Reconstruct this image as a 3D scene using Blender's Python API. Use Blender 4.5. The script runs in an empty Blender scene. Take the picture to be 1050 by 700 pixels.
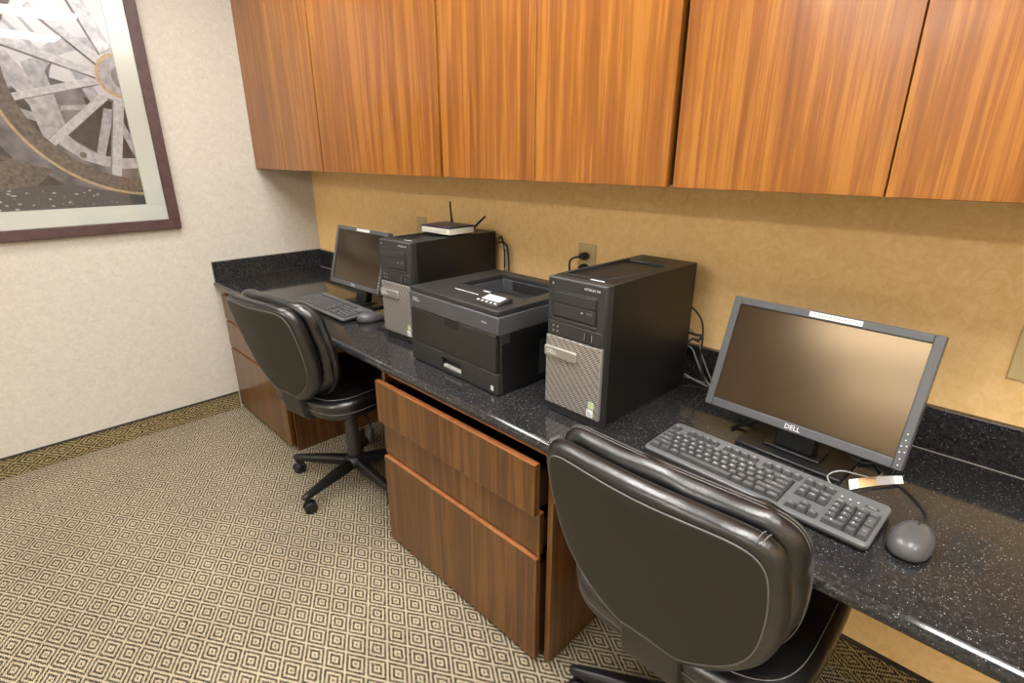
import bpy, bmesh, math, random
from mathutils import Vector, Matrix, Euler
random.seed(7)
PI = math.pi
SC = bpy.context.scene
COL = SC.collection
# ------------------------------------------------------------------ camera, world, exposure
cd = bpy.data.cameras.new('camera'); cam = bpy.data.objects.new('camera', cd); COL.objects.link(cam)
cam.location = (3.080, -1.440, 1.387)
cam.rotation_euler = (PI/2 - 0.3413, 0.0, 0.7847)
cd.sensor_width = 36.0; cd.lens = 539.4/1050*36.0; cd.clip_start = 0.02
SC.camera = cam
SC.view_settings.view_transform = 'Standard'; SC.view_settings.look = 'None'
SC.view_settings.gamma = 1.0; SC.view_settings.use_curve_mapping = False
SC.view_settings.exposure = 0.0
W = bpy.data.worlds.new('world'); SC.world = W; W.use_nodes = True
W.node_tree.nodes['Background'].inputs[0].default_value = (1, .97, .92, 1)
W.node_tree.nodes['Background'].inputs[1].default_value = 0.3
CEIL = 2.5
LIGHT_STRENGTH = 25.0
# ceiling troffers: (centre x, centre y, size x, size y, strength factor)
TROFFERS = [(3.32, -1.03, .42, 1.24, 1.0), (4.52, -1.03, .42, 1.24, 1.0), (2.12, -1.03, .42, 1.24, 1.0), (.92, -1.03, .42, 1.24, .7),
            (1.95, -4.05, 1.2, .42, 1.7), (1.85, -5.70, 1.2, .42, 1.4), (4.4, -4.05, 1.2, .42, 1.5)]
# ------------------------------------------------------------------ materials
def newmat(name):
    m = bpy.data.materials.new(name); m.use_nodes = True
    return m, m.node_tree.nodes, m.node_tree.links, m.node_tree.nodes['Principled BSDF']
def setp(p, color=None, rough=.5, metal=0, spec=.5, coat=0, coat_r=.1):
    if color: p.inputs['Base Color'].default_value = (*color, 1)
    p.inputs['Roughness'].default_value = rough; p.inputs['Metallic'].default_value = metal
    p.inputs['Specular IOR Level'].default_value = spec
    p.inputs['Coat Weight'].default_value = coat; p.inputs['Coat Roughness'].default_value = coat_r
def plain(name, color, rough=.5, metal=0, spec=.5, coat=0, bump=0, bscale=400, vary=0, vscale=8):
    m, n, l, p = newmat(name); setp(p, color, rough, metal, spec, coat)
    tc = n.new('ShaderNodeTexCoord')
    if bump:
        t = n.new('ShaderNodeTexNoise'); t.inputs['Scale'].default_value = bscale; t.inputs['Detail'].default_value = 2
        b = n.new('ShaderNodeBump'); b.inputs['Strength'].default_value = bump; b.inputs['Distance'].default_value = .002
        l.new(tc.outputs['Object'], t.inputs[0]); l.new(t.outputs[0], b.inputs['Height']); l.new(b.outputs[0], p.inputs['Normal'])
    if vary:
        t = n.new('ShaderNodeTexNoise'); t.inputs['Scale'].default_value = vscale; t.inputs['Detail'].default_value = 5
        l.new(tc.outputs['Object'], t.inputs[0])
        r = n.new('ShaderNodeValToRGB'); r.color_ramp.elements[0].position = .3; r.color_ramp.elements[1].position = .7
        r.color_ramp.elements[0].color = (*[c*(1-vary) for c in color], 1)
        r.color_ramp.elements[1].color = (*[min(1, c*(1+vary)) for c in color], 1)
        l.new(t.outputs[0], r.inputs[0]); l.new(r.outputs[0], p.inputs['Base Color'])
    return m
def wallpaper(name, c0, c1, bump=.25):
    m, n, l, p = newmat(name); setp(p, c0, .7, spec=.25)
    g = n.new('ShaderNodeNewGeometry')
    t = n.new('ShaderNodeTexNoise'); t.inputs['Scale'].default_value = 38; t.inputs['Detail'].default_value = 6; t.inputs['Roughness'].default_value = .65; t.inputs['Distortion'].default_value = 1.2
    t2 = n.new('ShaderNodeTexNoise'); t2.inputs['Scale'].default_value = 260; t2.inputs['Detail'].default_value = 3
    mx = n.new('ShaderNodeMath'); mx.operation = 'MULTIPLY_ADD'; mx.inputs[1].default_value = .35
    l.new(g.outputs['Position'], t.inputs[0]); l.new(g.outputs['Position'], t2.inputs[0])
    l.new(t2.outputs[0], mx.inputs[0]); l.new(t.outputs[0], mx.inputs[2])
    r = n.new('ShaderNodeValToRGB'); r.color_ramp.elements[0].position = .45; r.color_ramp.elements[1].position = .9
    r.color_ramp.elements[0].color = (*c0, 1); r.color_ramp.elements[1].color = (*c1, 1)
    l.new(mx.outputs[0], r.inputs[0]); l.new(r.outputs[0], p.inputs['Base Color'])
    b = n.new('ShaderNodeBump'); b.inputs['Strength'].default_value = bump; b.inputs['Distance'].default_value = .002
    l.new(mx.outputs[0], b.inputs['Height']); l.new(b.outputs[0], p.inputs['Normal'])
    return m
def wood(name, dark, mid, light, rough=.28, coat=.3, spec=.5):
    m, n, l, p = newmat(name); setp(p, mid, rough, spec=spec, coat=coat, coat_r=.12)
    tc = n.new('ShaderNodeTexCoord'); oi = n.new('ShaderNodeObjectInfo')
    add = n.new('ShaderNodeVectorMath'); add.operation = 'MULTIPLY_ADD'; add.inputs[1].default_value = (1, 1, 1)
    rv = n.new('ShaderNodeMath'); rv.operation = 'MULTIPLY'; rv.inputs[1].default_value = 37.0
    l.new(oi.outputs['Random'], rv.inputs[0]); l.new(tc.outputs['Object'], add.inputs[0]); l.new(rv.outputs[0], add.inputs[2])
    def grain(sc, zs, det, dist):
        mp = n.new('ShaderNodeMapping'); mp.inputs['Scale'].default_value = (sc, sc, zs)
        t = n.new('ShaderNodeTexNoise'); t.inputs['Scale'].default_value = 1; t.inputs['Detail'].default_value = det; t.inputs['Distortion'].default_value = dist
        t.inputs['Roughness'].default_value = .6
        l.new(add.outputs[0], mp.inputs[0]); l.new(mp.outputs[0], t.inputs[0]); return t
    a = grain(24, .9, 4, .9); b = grain(110, 2.2, 3, .3); c = grain(420, 9, 2, 0)
    def comb(x, w, y):
        k = n.new('ShaderNodeMath'); k.operation = 'MULTIPLY_ADD'; k.inputs[1].default_value = w
        l.new(x, k.inputs[0]); l.new(y, k.inputs[2]); return k.outputs[0]
    s = comb(b.outputs[0], .5, a.outputs[0]); s = comb(c.outputs[0], .3, s)
    r = n.new('ShaderNodeValToRGB'); e = r.color_ramp.elements
    e[0].position = .58; e[0].color = (*dark, 1); e[1].position = 1.16; e[1].color = (*light, 1)
    q = e.new(.88); q.color = (*mid, 1)
    l.new(s, r.inputs[0]); l.new(r.outputs[0], p.inputs['Base Color'])
    bp = n.new('ShaderNodeBump'); bp.inputs['Strength'].default_value = .06; bp.inputs['Distance'].default_value = .001
    l.new(s, bp.inputs['Height']); l.new(bp.outputs[0], p.inputs['Normal'])
    return m
def granite(name):
    m, n, l, p = newmat(name); setp(p, (.01, .01, .011), .09, spec=.6)
    g = n.new('ShaderNodeNewGeometry')
    def specks(scale, th):
        v = n.new('ShaderNodeTexVoronoi'); v.inputs['Scale'].default_value = scale; l.new(g.outputs['Position'], v.inputs['Vector'])
        lt = n.new('ShaderNodeMath'); lt.operation = 'LESS_THAN'; lt.inputs[1].default_value = th; l.new(v.outputs['Distance'], lt.inputs[0])
        sx = n.new('ShaderNodeSeparateColor'); l.new(v.outputs['Color'], sx.inputs[0])
        pw = n.new('ShaderNodeMath'); pw.operation = 'POWER'; pw.inputs[1].default_value = 14.0; l.new(sx.outputs[0], pw.inputs[0])
        mu = n.new('ShaderNodeMath'); mu.operation = 'MULTIPLY'; l.new(lt.outputs[0], mu.inputs[0]); l.new(pw.outputs[0], mu.inputs[1]); return mu.outputs[0]
    a = specks(420, .32); b = specks(140, .12)
    s = n.new('ShaderNodeMath'); s.operation = 'MAXIMUM'; l.new(a, s.inputs[0]); l.new(b, s.inputs[1])
    t = n.new('ShaderNodeTexNoise'); t.inputs['Scale'].default_value = 120; t.inputs['Detail'].default_value = 4; l.new(g.outputs['Position'], t.inputs[0])
    r = n.new('ShaderNodeValToRGB'); r.color_ramp.elements[0].position = .35; r.color_ramp.elements[1].position = .75
    r.color_ramp.elements[0].color = (.010, .010, .011, 1); r.color_ramp.elements[1].color = (.030, .030, .031, 1); l.new(t.outputs[0], r.inputs[0])
    mx = n.new('ShaderNodeMix'); mx.data_type = 'RGBA'; l.new(s.outputs[0], mx.inputs[0]); l.new(r.outputs[0], mx.inputs[6]); mx.inputs[7].default_value = (.50, .47, .43, 1)
    l.new(mx.outputs[2], p.inputs['Base Color'])
    return m
def carpet(name, ax, light, dark, off=(0, 0)):
    """interlocking concentric diamonds; ax = which world axes run along / across"""
    m, n, l, p = newmat(name); setp(p, light, .95, spec=.1)
    g = n.new('ShaderNodeNewGeometry'); sp = n.new('ShaderNodeSeparateXYZ'); l.new(g.outputs['Position'], sp.inputs[0])
    def M(op, a, b=None, c=None):
        k = n.new('ShaderNodeMath'); k.operation = op
        for i, x in enumerate((a, b, c)):
            if x is None: continue
            if isinstance(x, (int, float)): k.inputs[i].default_value = x
            else: l.new(x, k.inputs[i])
        return k.outputs[0]
    A = M('MULTIPLY_ADD', sp.outputs[ax[0]], 1/.1125, off[0]); B = M('MULTIPLY_ADD', sp.outputs[ax[1]], 1/.070, off[1])
    def tri(x): return M('ABSOLUTE', M('SUBTRACT', M('FRACT', x), .5))
    d = M('MULTIPLY', M('MAXIMUM', tri(M('ADD', A, B)), tri(M('SUBTRACT', A, B))), 2)
    w = n.new('ShaderNodeTexNoise'); w.inputs['Scale'].default_value = 300; w.inputs['Detail'].default_value = 1; l.new(g.outputs['Position'], w.inputs[0])
    d2 = M('ADD', d, M('MULTIPLY', M('SUBTRACT', w.outputs[0], .5), .42))
    c = M('COSINE', M('MULTIPLY', d2, 2*PI*2.5))
    # yarn tufts: small loops in rows
    th = M('MULTIPLY', M('SINE', M('MULTIPLY', M('ADD', A, B), 2*PI*10)), M('SINE', M('MULTIPLY', M('SUBTRACT', A, B), 2*PI*10)))
    v = M('MULTIPLY_ADD', c, .5, .5)
    v = M('ADD', v, M('MULTIPLY', th, .55))
    r = n.new('ShaderNodeValToRGB'); e = r.color_ramp.elements
    e[0].position = .34; e[0].color = (*light, 1); e[1].position = .60; e[1].color = (*dark, 1)
    l.new(v, r.inputs[0])
    big = n.new('ShaderNodeTexNoise'); big.inputs['Scale'].default_value = 3.0; big.inputs['Detail'].default_value = 3; l.new(g.outputs['Position'], big.inputs[0])
    mul = n.new('ShaderNodeMix'); mul.data_type = 'RGBA'; mul.blend_type = 'MULTIPLY'; mul.inputs[0].default_value = .35
    l.new(r.outputs[0], mul.inputs[6]); l.new(big.outputs[0], mul.inputs[7])
    l.new(mul.outputs[2], p.inputs['Base Color'])
    b = n.new('ShaderNodeBump'); b.inputs['Strength'].default_value = .5; b.inputs['Distance'].default_value = .002
    l.new(th, b.inputs['Height']); l.new(b.outputs[0], p.inputs['Normal'])
    return m
def grille_mat(name):
    m, n, l, p = newmat(name); setp(p, (.3, .29, .27), .38, metal=.5)
    tc = n.new('ShaderNodeTexCoord'); sp = n.new('ShaderNodeSeparateXYZ'); l.new(tc.outputs['Object'], sp.inputs[0])
    def M(op, a, b=None, c=None):
        k = n.new('ShaderNodeMath'); k.operation = op
        for i, x in enumerate((a, b, c)):
            if x is None: continue
            if isinstance(x, (int, float)): k.inputs[i].default_value = x
            else: l.new(x, k.inputs[i])
        return k.outputs[0]
    u = M('SUBTRACT', sp.outputs[2], M('MULTIPLY', sp.outputs[0], .75))
    s = M('SINE', M('MULTIPLY', u, 2*PI/.0062))
    w = M('SINE', M('MULTIPLY', M('ADD', sp.outputs[0], M('MULTIPLY', sp.outputs[2], .9)), 2*PI/.021))
    h = M('ADD', s, M('MULTIPLY', w, .5))
    r = n.new('ShaderNodeValToRGB'); e = r.color_ramp.elements
    e[0].position = .05; e[0].color = (.045, .042, .04, 1); e[1].position = .55; e[1].color = (.40, .375, .34, 1)
    l.new(M('MULTIPLY_ADD', h, .35, .5), r.inputs[0]); l.new(r.outputs[0], p.inputs['Base Color'])
    b = n.new('ShaderNodeBump'); b.inputs['Strength'].default_value = .4; b.inputs['Distance'].default_value = .001
    l.new(h, b.inputs['Height']); l.new(b.outputs[0], p.inputs['Normal'])
    return m
def leather(name, col, rough=.36):
    m, n, l, p = newmat(name); setp(p, col, rough, spec=1.0)
    tc = n.new('ShaderNodeTexCoord')
    v = n.new('ShaderNodeTexVoronoi'); v.inputs['Scale'].default_value = 330; l.new(tc.outputs['Object'], v.inputs[0])
    t = n.new('ShaderNodeTexNoise'); t.inputs['Scale'].default_value = 16; t.inputs['Detail'].default_value = 2; t.inputs['Distortion'].default_value = .3; l.new(tc.outputs['Object'], t.inputs[0])
    b = n.new('ShaderNodeBump'); b.inputs['Strength'].default_value = .18; b.inputs['Distance'].default_value = .001; l.new(v.outputs['Distance'], b.inputs['Height'])
    b2 = n.new('ShaderNodeBump'); b2.inputs['Strength'].default_value = .2; b2.inputs['Distance'].default_value = .01; l.new(t.outputs[0], b2.inputs['Height'])
    l.new(b.outputs[0], b2.inputs['Normal']); l.new(b2.outputs[0], p.inputs['Normal'])
    return m
def emis(name, col, s):
    m = bpy.data.materials.new(name); m.use_nodes = True; n = m.node_tree.nodes; n.clear()
    e = n.new('ShaderNodeEmission'); e.inputs[0].default_value = (*col, 1); e.inputs[1].default_value = s
    o = n.new('ShaderNodeOutputMaterial'); m.node_tree.links.new(e.outputs[0], o.inputs[0]); return m
def glass_pane(name):
    m = bpy.data.materials.new(name); m.use_nodes = True; n = m.node_tree.nodes; n.clear(); l = m.node_tree.links
    t = n.new('ShaderNodeBsdfTransparent'); g = n.new('ShaderNodeBsdfGlossy'); g.inputs['Roughness'].default_value = .02
    f = n.new('ShaderNodeFresnel'); f.inputs[0].default_value = 1.5
    x = n.new('ShaderNodeMixShader'); o = n.new('ShaderNodeOutputMaterial')
    l.new(f.outputs[0], x.inputs[0]); l.new(t.outputs[0], x.inputs[1]); l.new(g.outputs[0], x.inputs[2]); l.new(x.outputs[0], o.inputs[0]); return m

M_WALL = wallpaper('cream wallpaper', (.49, .455, .395), (.61, .575, .51))
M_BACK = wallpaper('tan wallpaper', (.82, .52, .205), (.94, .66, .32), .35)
M_FAR = wallpaper('room wallpaper', (.66, .58, .46), (.76, .69, .57))
M_CEIL = plain('ceiling tile', (.78, .76, .72), .9, bump=.3, bscale=200)
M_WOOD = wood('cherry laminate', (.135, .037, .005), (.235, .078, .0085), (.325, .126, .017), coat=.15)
M_WOODSHADE = wood('cherry laminate darkened for shade', (.045, .016, .003), (.095, .036, .007), (.155, .066, .014), rough=.3)  # darker copy of the cherry laminate, weaker light put into its colour
M_EDGE = wood('cherry edge banding', (.30, .10, .035), (.38, .14, .05), (.45, .18, .07), rough=.4)
M_CARC = plain('dark cabinet interior', (.035, .012, .006), .6)
M_GRAN = granite('speckled black quartz')
M_SEAM = plain('grout seam', (.35, .33, .30), .5)
M_CARP = carpet('woven diamond carpet', (0, 1), (.64, .55, .385), (.030, .021, .017), (-.5, .30))
M_CARPL = carpet('woven carpet base left', (1, 2), (.50, .40, .21), (.022, .016, .011), (0, .1))
M_CARPB = carpet('woven carpet base back', (0, 2), (.42, .32, .14), (.030, .022, .014), (0, .1))
M_BIND = plain('dark vinyl binding', (.03, .025, .025), .5)
M_BLACK = plain('black plastic', (.007, .007, .0075), .38)
M_BLACKR = plain('matte black metal', (.0055, .005, .005), .42, bump=.08, bscale=900)
M_BEZEL = plain('charcoal bezel plastic', (.024, .0235, .0225), .42)
M_GREY = plain('grey plastic', (.060, .062, .068), .40)
M_MGREY = plain('monitor bezel grey', (.070, .071, .074), .38)
M_SILV = plain('silver trim', (.40, .39, .38), .3, metal=.6)
M_GRILLE = grille_mat('diagonal perforated grille')
M_SCREEN = plain('dark lcd panel', (.014, .009, .006), .19, spec=1.0)
M_SCREEN.node_tree.nodes['Principled BSDF'].inputs['Specular Tint'].default_value = (1, .74, .45, 1)
M_WHITE = plain('white label', (.80, .80, .78), .5)
M_INK = plain('grey ink', (.35, .35, .36), .6)
M_LEG = plain('key legend white', (.75, .76, .78), .5)
M_KEY = plain('keyboard grey keycap', (.080, .082, .085), .30)
M_KBD = plain('keyboard deck grey', (.105, .107, .110), .34)
M_KWELL = plain('keyboard well', (.012, .012, .013), .5)
M_LEATH = leather('black leather', (.004, .004, .0045), .32)
M_VINYL = plain('olive black vinyl back', (.017, .0145, .0095), .6, bump=.15, bscale=700)
M_THREAD = plain('stitching thread', (.13, .125, .12), .6)
M_COLUMN = plain('gas column cover', (.024, .022, .018), .45)
M_CABLE = plain('black cable', (.012, .012, .012), .45)
M_CABLEG = plain('grey cable', (.30, .30, .30), .5)
M_PLATE = plain('almond outlet plate', (.60, .46, .22), .45)
M_FRAME = plain('dark frame wood', (.075, .040, .038), .4, vary=.25, vscale=30)
M_MAT = plain('pale picture mat', (.86, .90, .84), .8)
M_GLASS = glass_pane('picture glass')
M_RIM = plain('router faceplate', (.62, .60, .52), .4)
M_NAVY = plain('router dark cover', (.020, .018, .032), .35)
M_MOUSE = plain('mouse shell', (.075, .075, .078), .30)
M_VENT = plain('vent dark', (.004, .004, .004), .8)
M_GREYTRAY = plain('paper tray lip', (.36, .36, .34), .5)
M_PDOOR = plain('printer front door', (.018, .016, .0135), .4)
M_LCD = plain('printer display label', (.55, .56, .56), .35)

# ------------------------------------------------------------------ mesh helpers
def empty(name, loc=(0, 0, 0), rz=0, label=None, cat=None, group=None):
    o = bpy.data.objects.new(name, None); COL.objects.link(o); o.location = loc; o.rotation_euler = (0, 0, rz)
    o.empty_display_size = .05
    return tag(o, label, cat, group)
def tag(o, label=None, cat=None, group=None, kind=None):
    if label: o['label'] = label
    if cat: o['category'] = cat
    if group: o['group'] = group
    if kind: o['kind'] = kind
    return o
class MB:
    def __init__(s): s.bm = bmesh.new()
    def box(s, x0, x1, y0, y1, z0, z1, mat=None, mi=0):
        vs = [Vector((x, y, z)) for x in (x0, x1) for y in (y0, y1) for z in (z0, z1)]
        if mat is not None: vs = [mat @ v for v in vs]
        v = [s.bm.verts.new(p) for p in vs]
        for f in ((0, 1, 3, 2), (4, 6, 7, 5), (0, 4, 5, 1), (2, 3, 7, 6), (0, 2, 6, 4), (1, 5, 7, 3)):
            s.bm.faces.new([v[i] for i in f]).material_index = mi
        return s
    def frustum(s, x0, x1, y0, y1, z0, z1, ix, iy, iyb=None, mi=0, dx=0):
        iyb = iy if iyb is None else iyb
        b = [(x0, y0, z0), (x1, y0, z0), (x1, y1, z0), (x0, y1, z0)]
        t = [(x0+ix+dx, y0+iy, z1), (x1-ix+dx, y0+iy, z1), (x1-ix+dx, y1-iyb, z1), (x0+ix+dx, y1-iyb, z1)]
        v = [s.bm.verts.new(p) for p in b+t]
        for f in ((3, 2, 1, 0), (4, 5, 6, 7), (0, 1, 5, 4), (1, 2, 6, 5), (2, 3, 7, 6), (3, 0, 4, 7)):
            s.bm.faces.new([v[i] for i in f]).material_index = mi
        return s
    def prism(s, pts, axis, a0, a1, mi=0):
        """closed outline pts (2D) extruded along axis (0 x, 1 y, 2 z)"""
        def P(p, a):
            return {0: (a, p[0], p[1]), 1: (p[0], a, p[1]), 2: (p[0], p[1], a)}[axis]
        A = [s.bm.verts.new(P(p, a0)) for p in pts]; B = [s.bm.verts.new(P(p, a1)) for p in pts]
        n = len(pts)
        s.bm.faces.new(A[::-1]).material_index = mi; s.bm.faces.new(B).material_index = mi
        for i in range(n): s.bm.faces.new((A[i], A[(i+1) % n], B[(i+1) % n], B[i])).material_index = mi
        return s
    def cyl(s, p0, p1, r0, r1=None, seg=20, mi=0):
        r1 = r0 if r1 is None else r1
        p0, p1 = Vector(p0), Vector(p1); d = (p1-p0)
        q = d.to_track_quat('Z', 'Y').to_matrix()
        A, B = [], []
        for i in range(seg):
            a = 2*PI*i/seg; c = Vector((math.cos(a), math.sin(a), 0))
            A.append(s.bm.verts.new(p0+q @ (c*r0))); B.append(s.bm.verts.new(p1+q @ (c*r1)))
        s.bm.faces.new(A[::-1]).material_index = mi; s.bm.faces.new(B).material_index = mi
        for i in range(seg): s.bm.faces.new((A[i], A[(i+1) % seg], B[(i+1) % seg], B[i])).material_index = mi
        return s
    def lathe(s, prof, c=(0, 0, 0), seg=28, mi=0):
        c = Vector(c); rings = []
        for r, z in prof:
            rings.append([s.bm.verts.new(c+Vector((max(r, 1e-5)*math.cos(2*PI*i/seg), max(r, 1e-5)*math.sin(2*PI*i/seg), z))) for i in range(seg)])
        for a, b in zip(rings, rings[1:]):
            for i in range(seg): s.bm.faces.new((a[i], a[(i+1) % seg], b[(i+1) % seg], b[i])).material_index = mi
        s.bm.faces.new(rings[0][::-1]).material_index = mi; s.bm.faces.new(rings[-1]).material_index = mi
        return s
    def tube(s, pts, r, seg=8, closed=False, mi=0):
        pts = [Vector(p) for p in pts]; n = len(pts); rings = []
        up = Vector((0, 0, 1))
        for i, p in enumerate(pts):
            a = pts[(i-1) % n] if (closed or i > 0) else p; b = pts[(i+1) % n] if (closed or i < n-1) else p
            t = (b-a).normalized()
            u = t.cross(up)
            if u.length < .05: u = t.cross(Vector((1, 0, 0)))
            u.normalize(); w = u.cross(t)
            rings.append([s.bm.verts.new(p+u*r*math.cos(2*PI*k/seg)+w*r*math.sin(2*PI*k/seg)) for k in range(seg)])
        m = n if closed else n-1
        for i in range(m):
            a, b = rings[i], rings[(i+1) % n]
            for k in range(seg): s.bm.faces.new((a[k], a[(k+1) % seg], b[(k+1) % seg], b[k])).material_index = mi
        if not closed:
            s.bm.faces.new(rings[0][::-1]).material_index = mi; s.bm.faces.new(rings[-1]).material_index = mi
        return s
    def rings(s, R, mi=0, cap=True):
        V = [[s.bm.verts.new(p) for p in r] for r in R]; n = len(V[0])
        for a, b in zip(V, V[1:]):
            for i in range(n): s.bm.faces.new((a[i], a[(i+1) % n], b[(i+1) % n], b[i])).material_index = mi
        if cap:
            s.bm.faces.new(V[0][::-1]).material_index = mi; s.bm.faces.new(V[-1]).material_index = mi
        return s
    def poly(s, pts, mi=0):
        s.bm.faces.new([s.bm.verts.new(p) for p in pts]).material_index = mi; return s
    def text(s, body, size, M, mi=0, extrude=.0):
        me = text_mesh_data(body, size, extrude)
        tmp = bmesh.new(); tmp.from_mesh(me); tmp.transform(M)
        for f in tmp.faces: f.material_index = mi
        t2 = bpy.data.meshes.new('t'); tmp.to_mesh(t2); tmp.free()
        s.bm.from_mesh(t2); bpy.data.meshes.remove(t2); return s
    def build(s, name, mats, parent=None, bevel=0, smooth=35, loc=None, subsurf=0, seg=2):
        me = bpy.data.meshes.new(name)
        bmesh.ops.recalc_face_normals(s.bm, faces=s.bm.faces) if not getattr(s, 'norecalc', False) else None
        s.bm.to_mesh(me); s.bm.free()
        for m in (mats if isinstance(mats, (list, tuple)) else [mats]): me.materials.append(m)
        o = bpy.data.objects.new(name, me); COL.objects.link(o)
        if parent: o.parent = parent
        if loc: o.location = loc
        if smooth:
            for p in me.polygons: p.use_smooth = True
            me.set_sharp_from_angle(angle=math.radians(smooth))
        if bevel:
            b = o.modifiers.new('bevel', 'BEVEL'); b.width = bevel; b.segments = seg; b.limit_method = 'ANGLE'; b.angle_limit = math.radians(40)
            b.use_clamp_overlap = True
        if subsurf:
            b = o.modifiers.new('sub', 'SUBSURF'); b.levels = subsurf; b.render_levels = subsurf
        return o
TC = {}
def text_mesh_data(body, size, extrude=0.0):
    k = (body, size, extrude)
    if k in TC: return TC[k]
    cu = bpy.data.curves.new('txt', 'FONT'); cu.body = body; cu.size = size; cu.extrude = extrude; cu.align_x = 'CENTER'; cu.align_y = 'CENTER'
    cu.resolution_u = 2
    o = bpy.data.objects.new('txt', cu); COL.objects.link(o)
    bpy.context.view_layer.update()
    dg = bpy.context.evaluated_depsgraph_get()
    me = bpy.data.meshes.new_from_object(o.evaluated_get(dg))
    bpy.data.objects.remove(o); bpy.data.curves.remove(cu)
    TC[k] = me; return me
def T(*a): return Matrix.Translation(Vector(a))
def RX(a): return Matrix.Rotation(a, 4, 'X')
def RY(a): return Matrix.Rotation(a, 4, 'Y')
def RZ(a): return Matrix.Rotation(a, 4, 'Z')
def BX(x0, x1, y0, y1, z0, z1): return MB().box(x0, x1, y0, y1, z0, z1)
def copy_tree(o, parent=None):
    c = o.copy(); COL.objects.link(c)
    if parent: c.parent = parent
    for ch in list(o.children): copy_tree(ch, c)
    return c
def smoothpts(pts, n=6, closed=False):
    """Catmull-Rom resample"""
    P = [Vector(p) for p in pts]; N = len(P); out = []
    rng = range(N) if closed else range(N-1)
    for i in rng:
        p0 = P[(i-1) % N] if (closed or i > 0) else P[0]; p1 = P[i]; p2 = P[(i+1) % N]; p3 = P[(i+2) % N] if (closed or i < N-2) else P[-1]
        for k in range(n):
            t = k/n
            out.append(.5*((2*p1)+(-p0+p2)*t+(2*p0-5*p1+4*p2-p3)*t*t+(-p0+3*p1-3*p2+p3)*t**3))
    if not closed: out.append(P[-1])
    return out

# ------------------------------------------------------------------ room shell
XR, YF = 5.6, -6.4
tag(BX(-.1, XR+.1, YF-.1, .1, -.1, 0).build('floor', M_CARP, smooth=0), kind='structure')
tag(BX(-.1, XR+.1, YF-.1, .1, CEIL, CEIL+.1).build('ceiling', M_CEIL, smooth=0), kind='structure')
tag(BX(-.1, 0, YF-.1, .1, 0, CEIL).build('wall_left', M_WALL, smooth=0), kind='structure')
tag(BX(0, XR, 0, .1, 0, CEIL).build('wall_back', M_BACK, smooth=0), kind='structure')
tag(BX(XR, XR+.1, YF-.1, .1, 0, CEIL).build('wall_right', M_FAR, smooth=0), kind='structure')
tag(BX(0, XR, YF-.1, YF, 0, CEIL).build('wall_front', M_FAR, smooth=0), kind='structure')
b = tag(BX(0, .008, YF, -.60, 0, .092).build('baseboard_left', M_CARPL, smooth=0), kind='structure')
BX(0, .011, YF, -.60, .092, .099).build('binding', M_BIND, b, smooth=0)
b = tag(BX(2.37, XR, -.008, 0, 0, .118).build('baseboard_back', M_CARPB, smooth=0), kind='structure')
BX(2.37, XR, -.011, 0, .118, .126).build('binding', M_BIND, b, smooth=0)
b = tag(BX(.73, 1.57, -.008, 0, 0, .118).build('baseboard_rear', M_CARPB, smooth=0), kind='structure')
BX(.73, 1.57, -.011, 0, .118, .126).build('binding', M_BIND, b, smooth=0)
places = ['above the right-hand chair, first reflected in the picture glass', 'furthest right of the row near the desk', 'above the middle drawers', 'nearest the framed picture', 'behind the camera, in line with the middle drawers', 'deepest in the room, nearest the far wall', 'behind the camera, furthest from the picture']
for (x, y, sx, sy, k), pl in zip(TROFFERS, places):
    t = empty('ceiling_light', (x, y, CEIL), 0, 'recessed fluorescent ceiling light '+pl, 'ceiling light', 'fluorescent ceiling lights')
    f = MB(); w = .03
    f.box(-sx/2-w, sx/2+w, -sy/2-w, -sy/2, -.012, 0); f.box(-sx/2-w, sx/2+w, sy/2, sy/2+w, -.012, 0)
    f.box(-sx/2-w, -sx/2, -sy/2, sy/2, -.012, 0); f.box(sx/2, sx/2+w, -sy/2, sy/2, -.012, 0)
    f.build('frame', M_WHITE, t)
    BX(-sx/2, sx/2, -sy/2, sy/2, -.006, -.001).build('diffuser', emis('lit diffuser', (1, .975, .935), LIGHT_STRENGTH*k), t, smooth=0)

# ------------------------------------------------------------------ base cabinets
H = .748
def base_cabinet(x0, x1, fx0, fx1, label, faces):
    t = empty('base_cabinet', ((x0+x1)/2, -.30, 0), 0, label, 'cabinet', 'drawer cabinets under the worktop')
    ox, oy = -(x0+x1)/2, .30
    for s0, s1 in ((x0, x0+.018), (x1-.018, x1)):
        BX(s0+ox, s1+ox, -.572+oy, -.012+oy, 0, .700).build('side_panel', M_WOODSHADE, t, .0012)
    BX(x0+.018+ox, x1-.018+ox, -.02+oy, -.012+oy, .0, .70).build('back_panel', M_CARC, t)
    BX(x0+.018+ox, x1-.018+ox, -.565+oy, -.02+oy, .004, .02).build('bottom_panel', M_CARC, t)
    BX(x0+.018+ox, x1-.018+ox, -.555+oy, -.537+oy, .665, .700).build('top_rail', M_EDGE, t, .001)
    for (z0, z1, yf) in faces:
        d = MB(); d.box(fx0+ox, fx1+ox, yf+oy, yf+.019+oy, z0, z1)
        o = d.build('drawer', M_WOODSHADE, t, .0016)
        tr = MB(); a, b2 = x0+.035+ox, x1-.035+ox; y0, y1 = yf+.019+oy, yf+.019+.47+oy; q0, q1 = z0+.015, z1-.03
        tr.box(a, a+.012, y0, y1, q0, q1); tr.box(b2-.012, b2, y0, y1, q0, q1); tr.box(a, b2, y1-.012, y1, q0, q1); tr.box(a+.012, b2-.012, y0, y1-.012, q0, q0+.008)
        tr.build('tray', M_CARC, o)
        BX(fx0+.002+ox, fx1-.002+ox, yf-.0004+oy, yf+.0185+oy, z1, z1+.0012).build('edge_band', M_EDGE, o)
    return t
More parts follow.
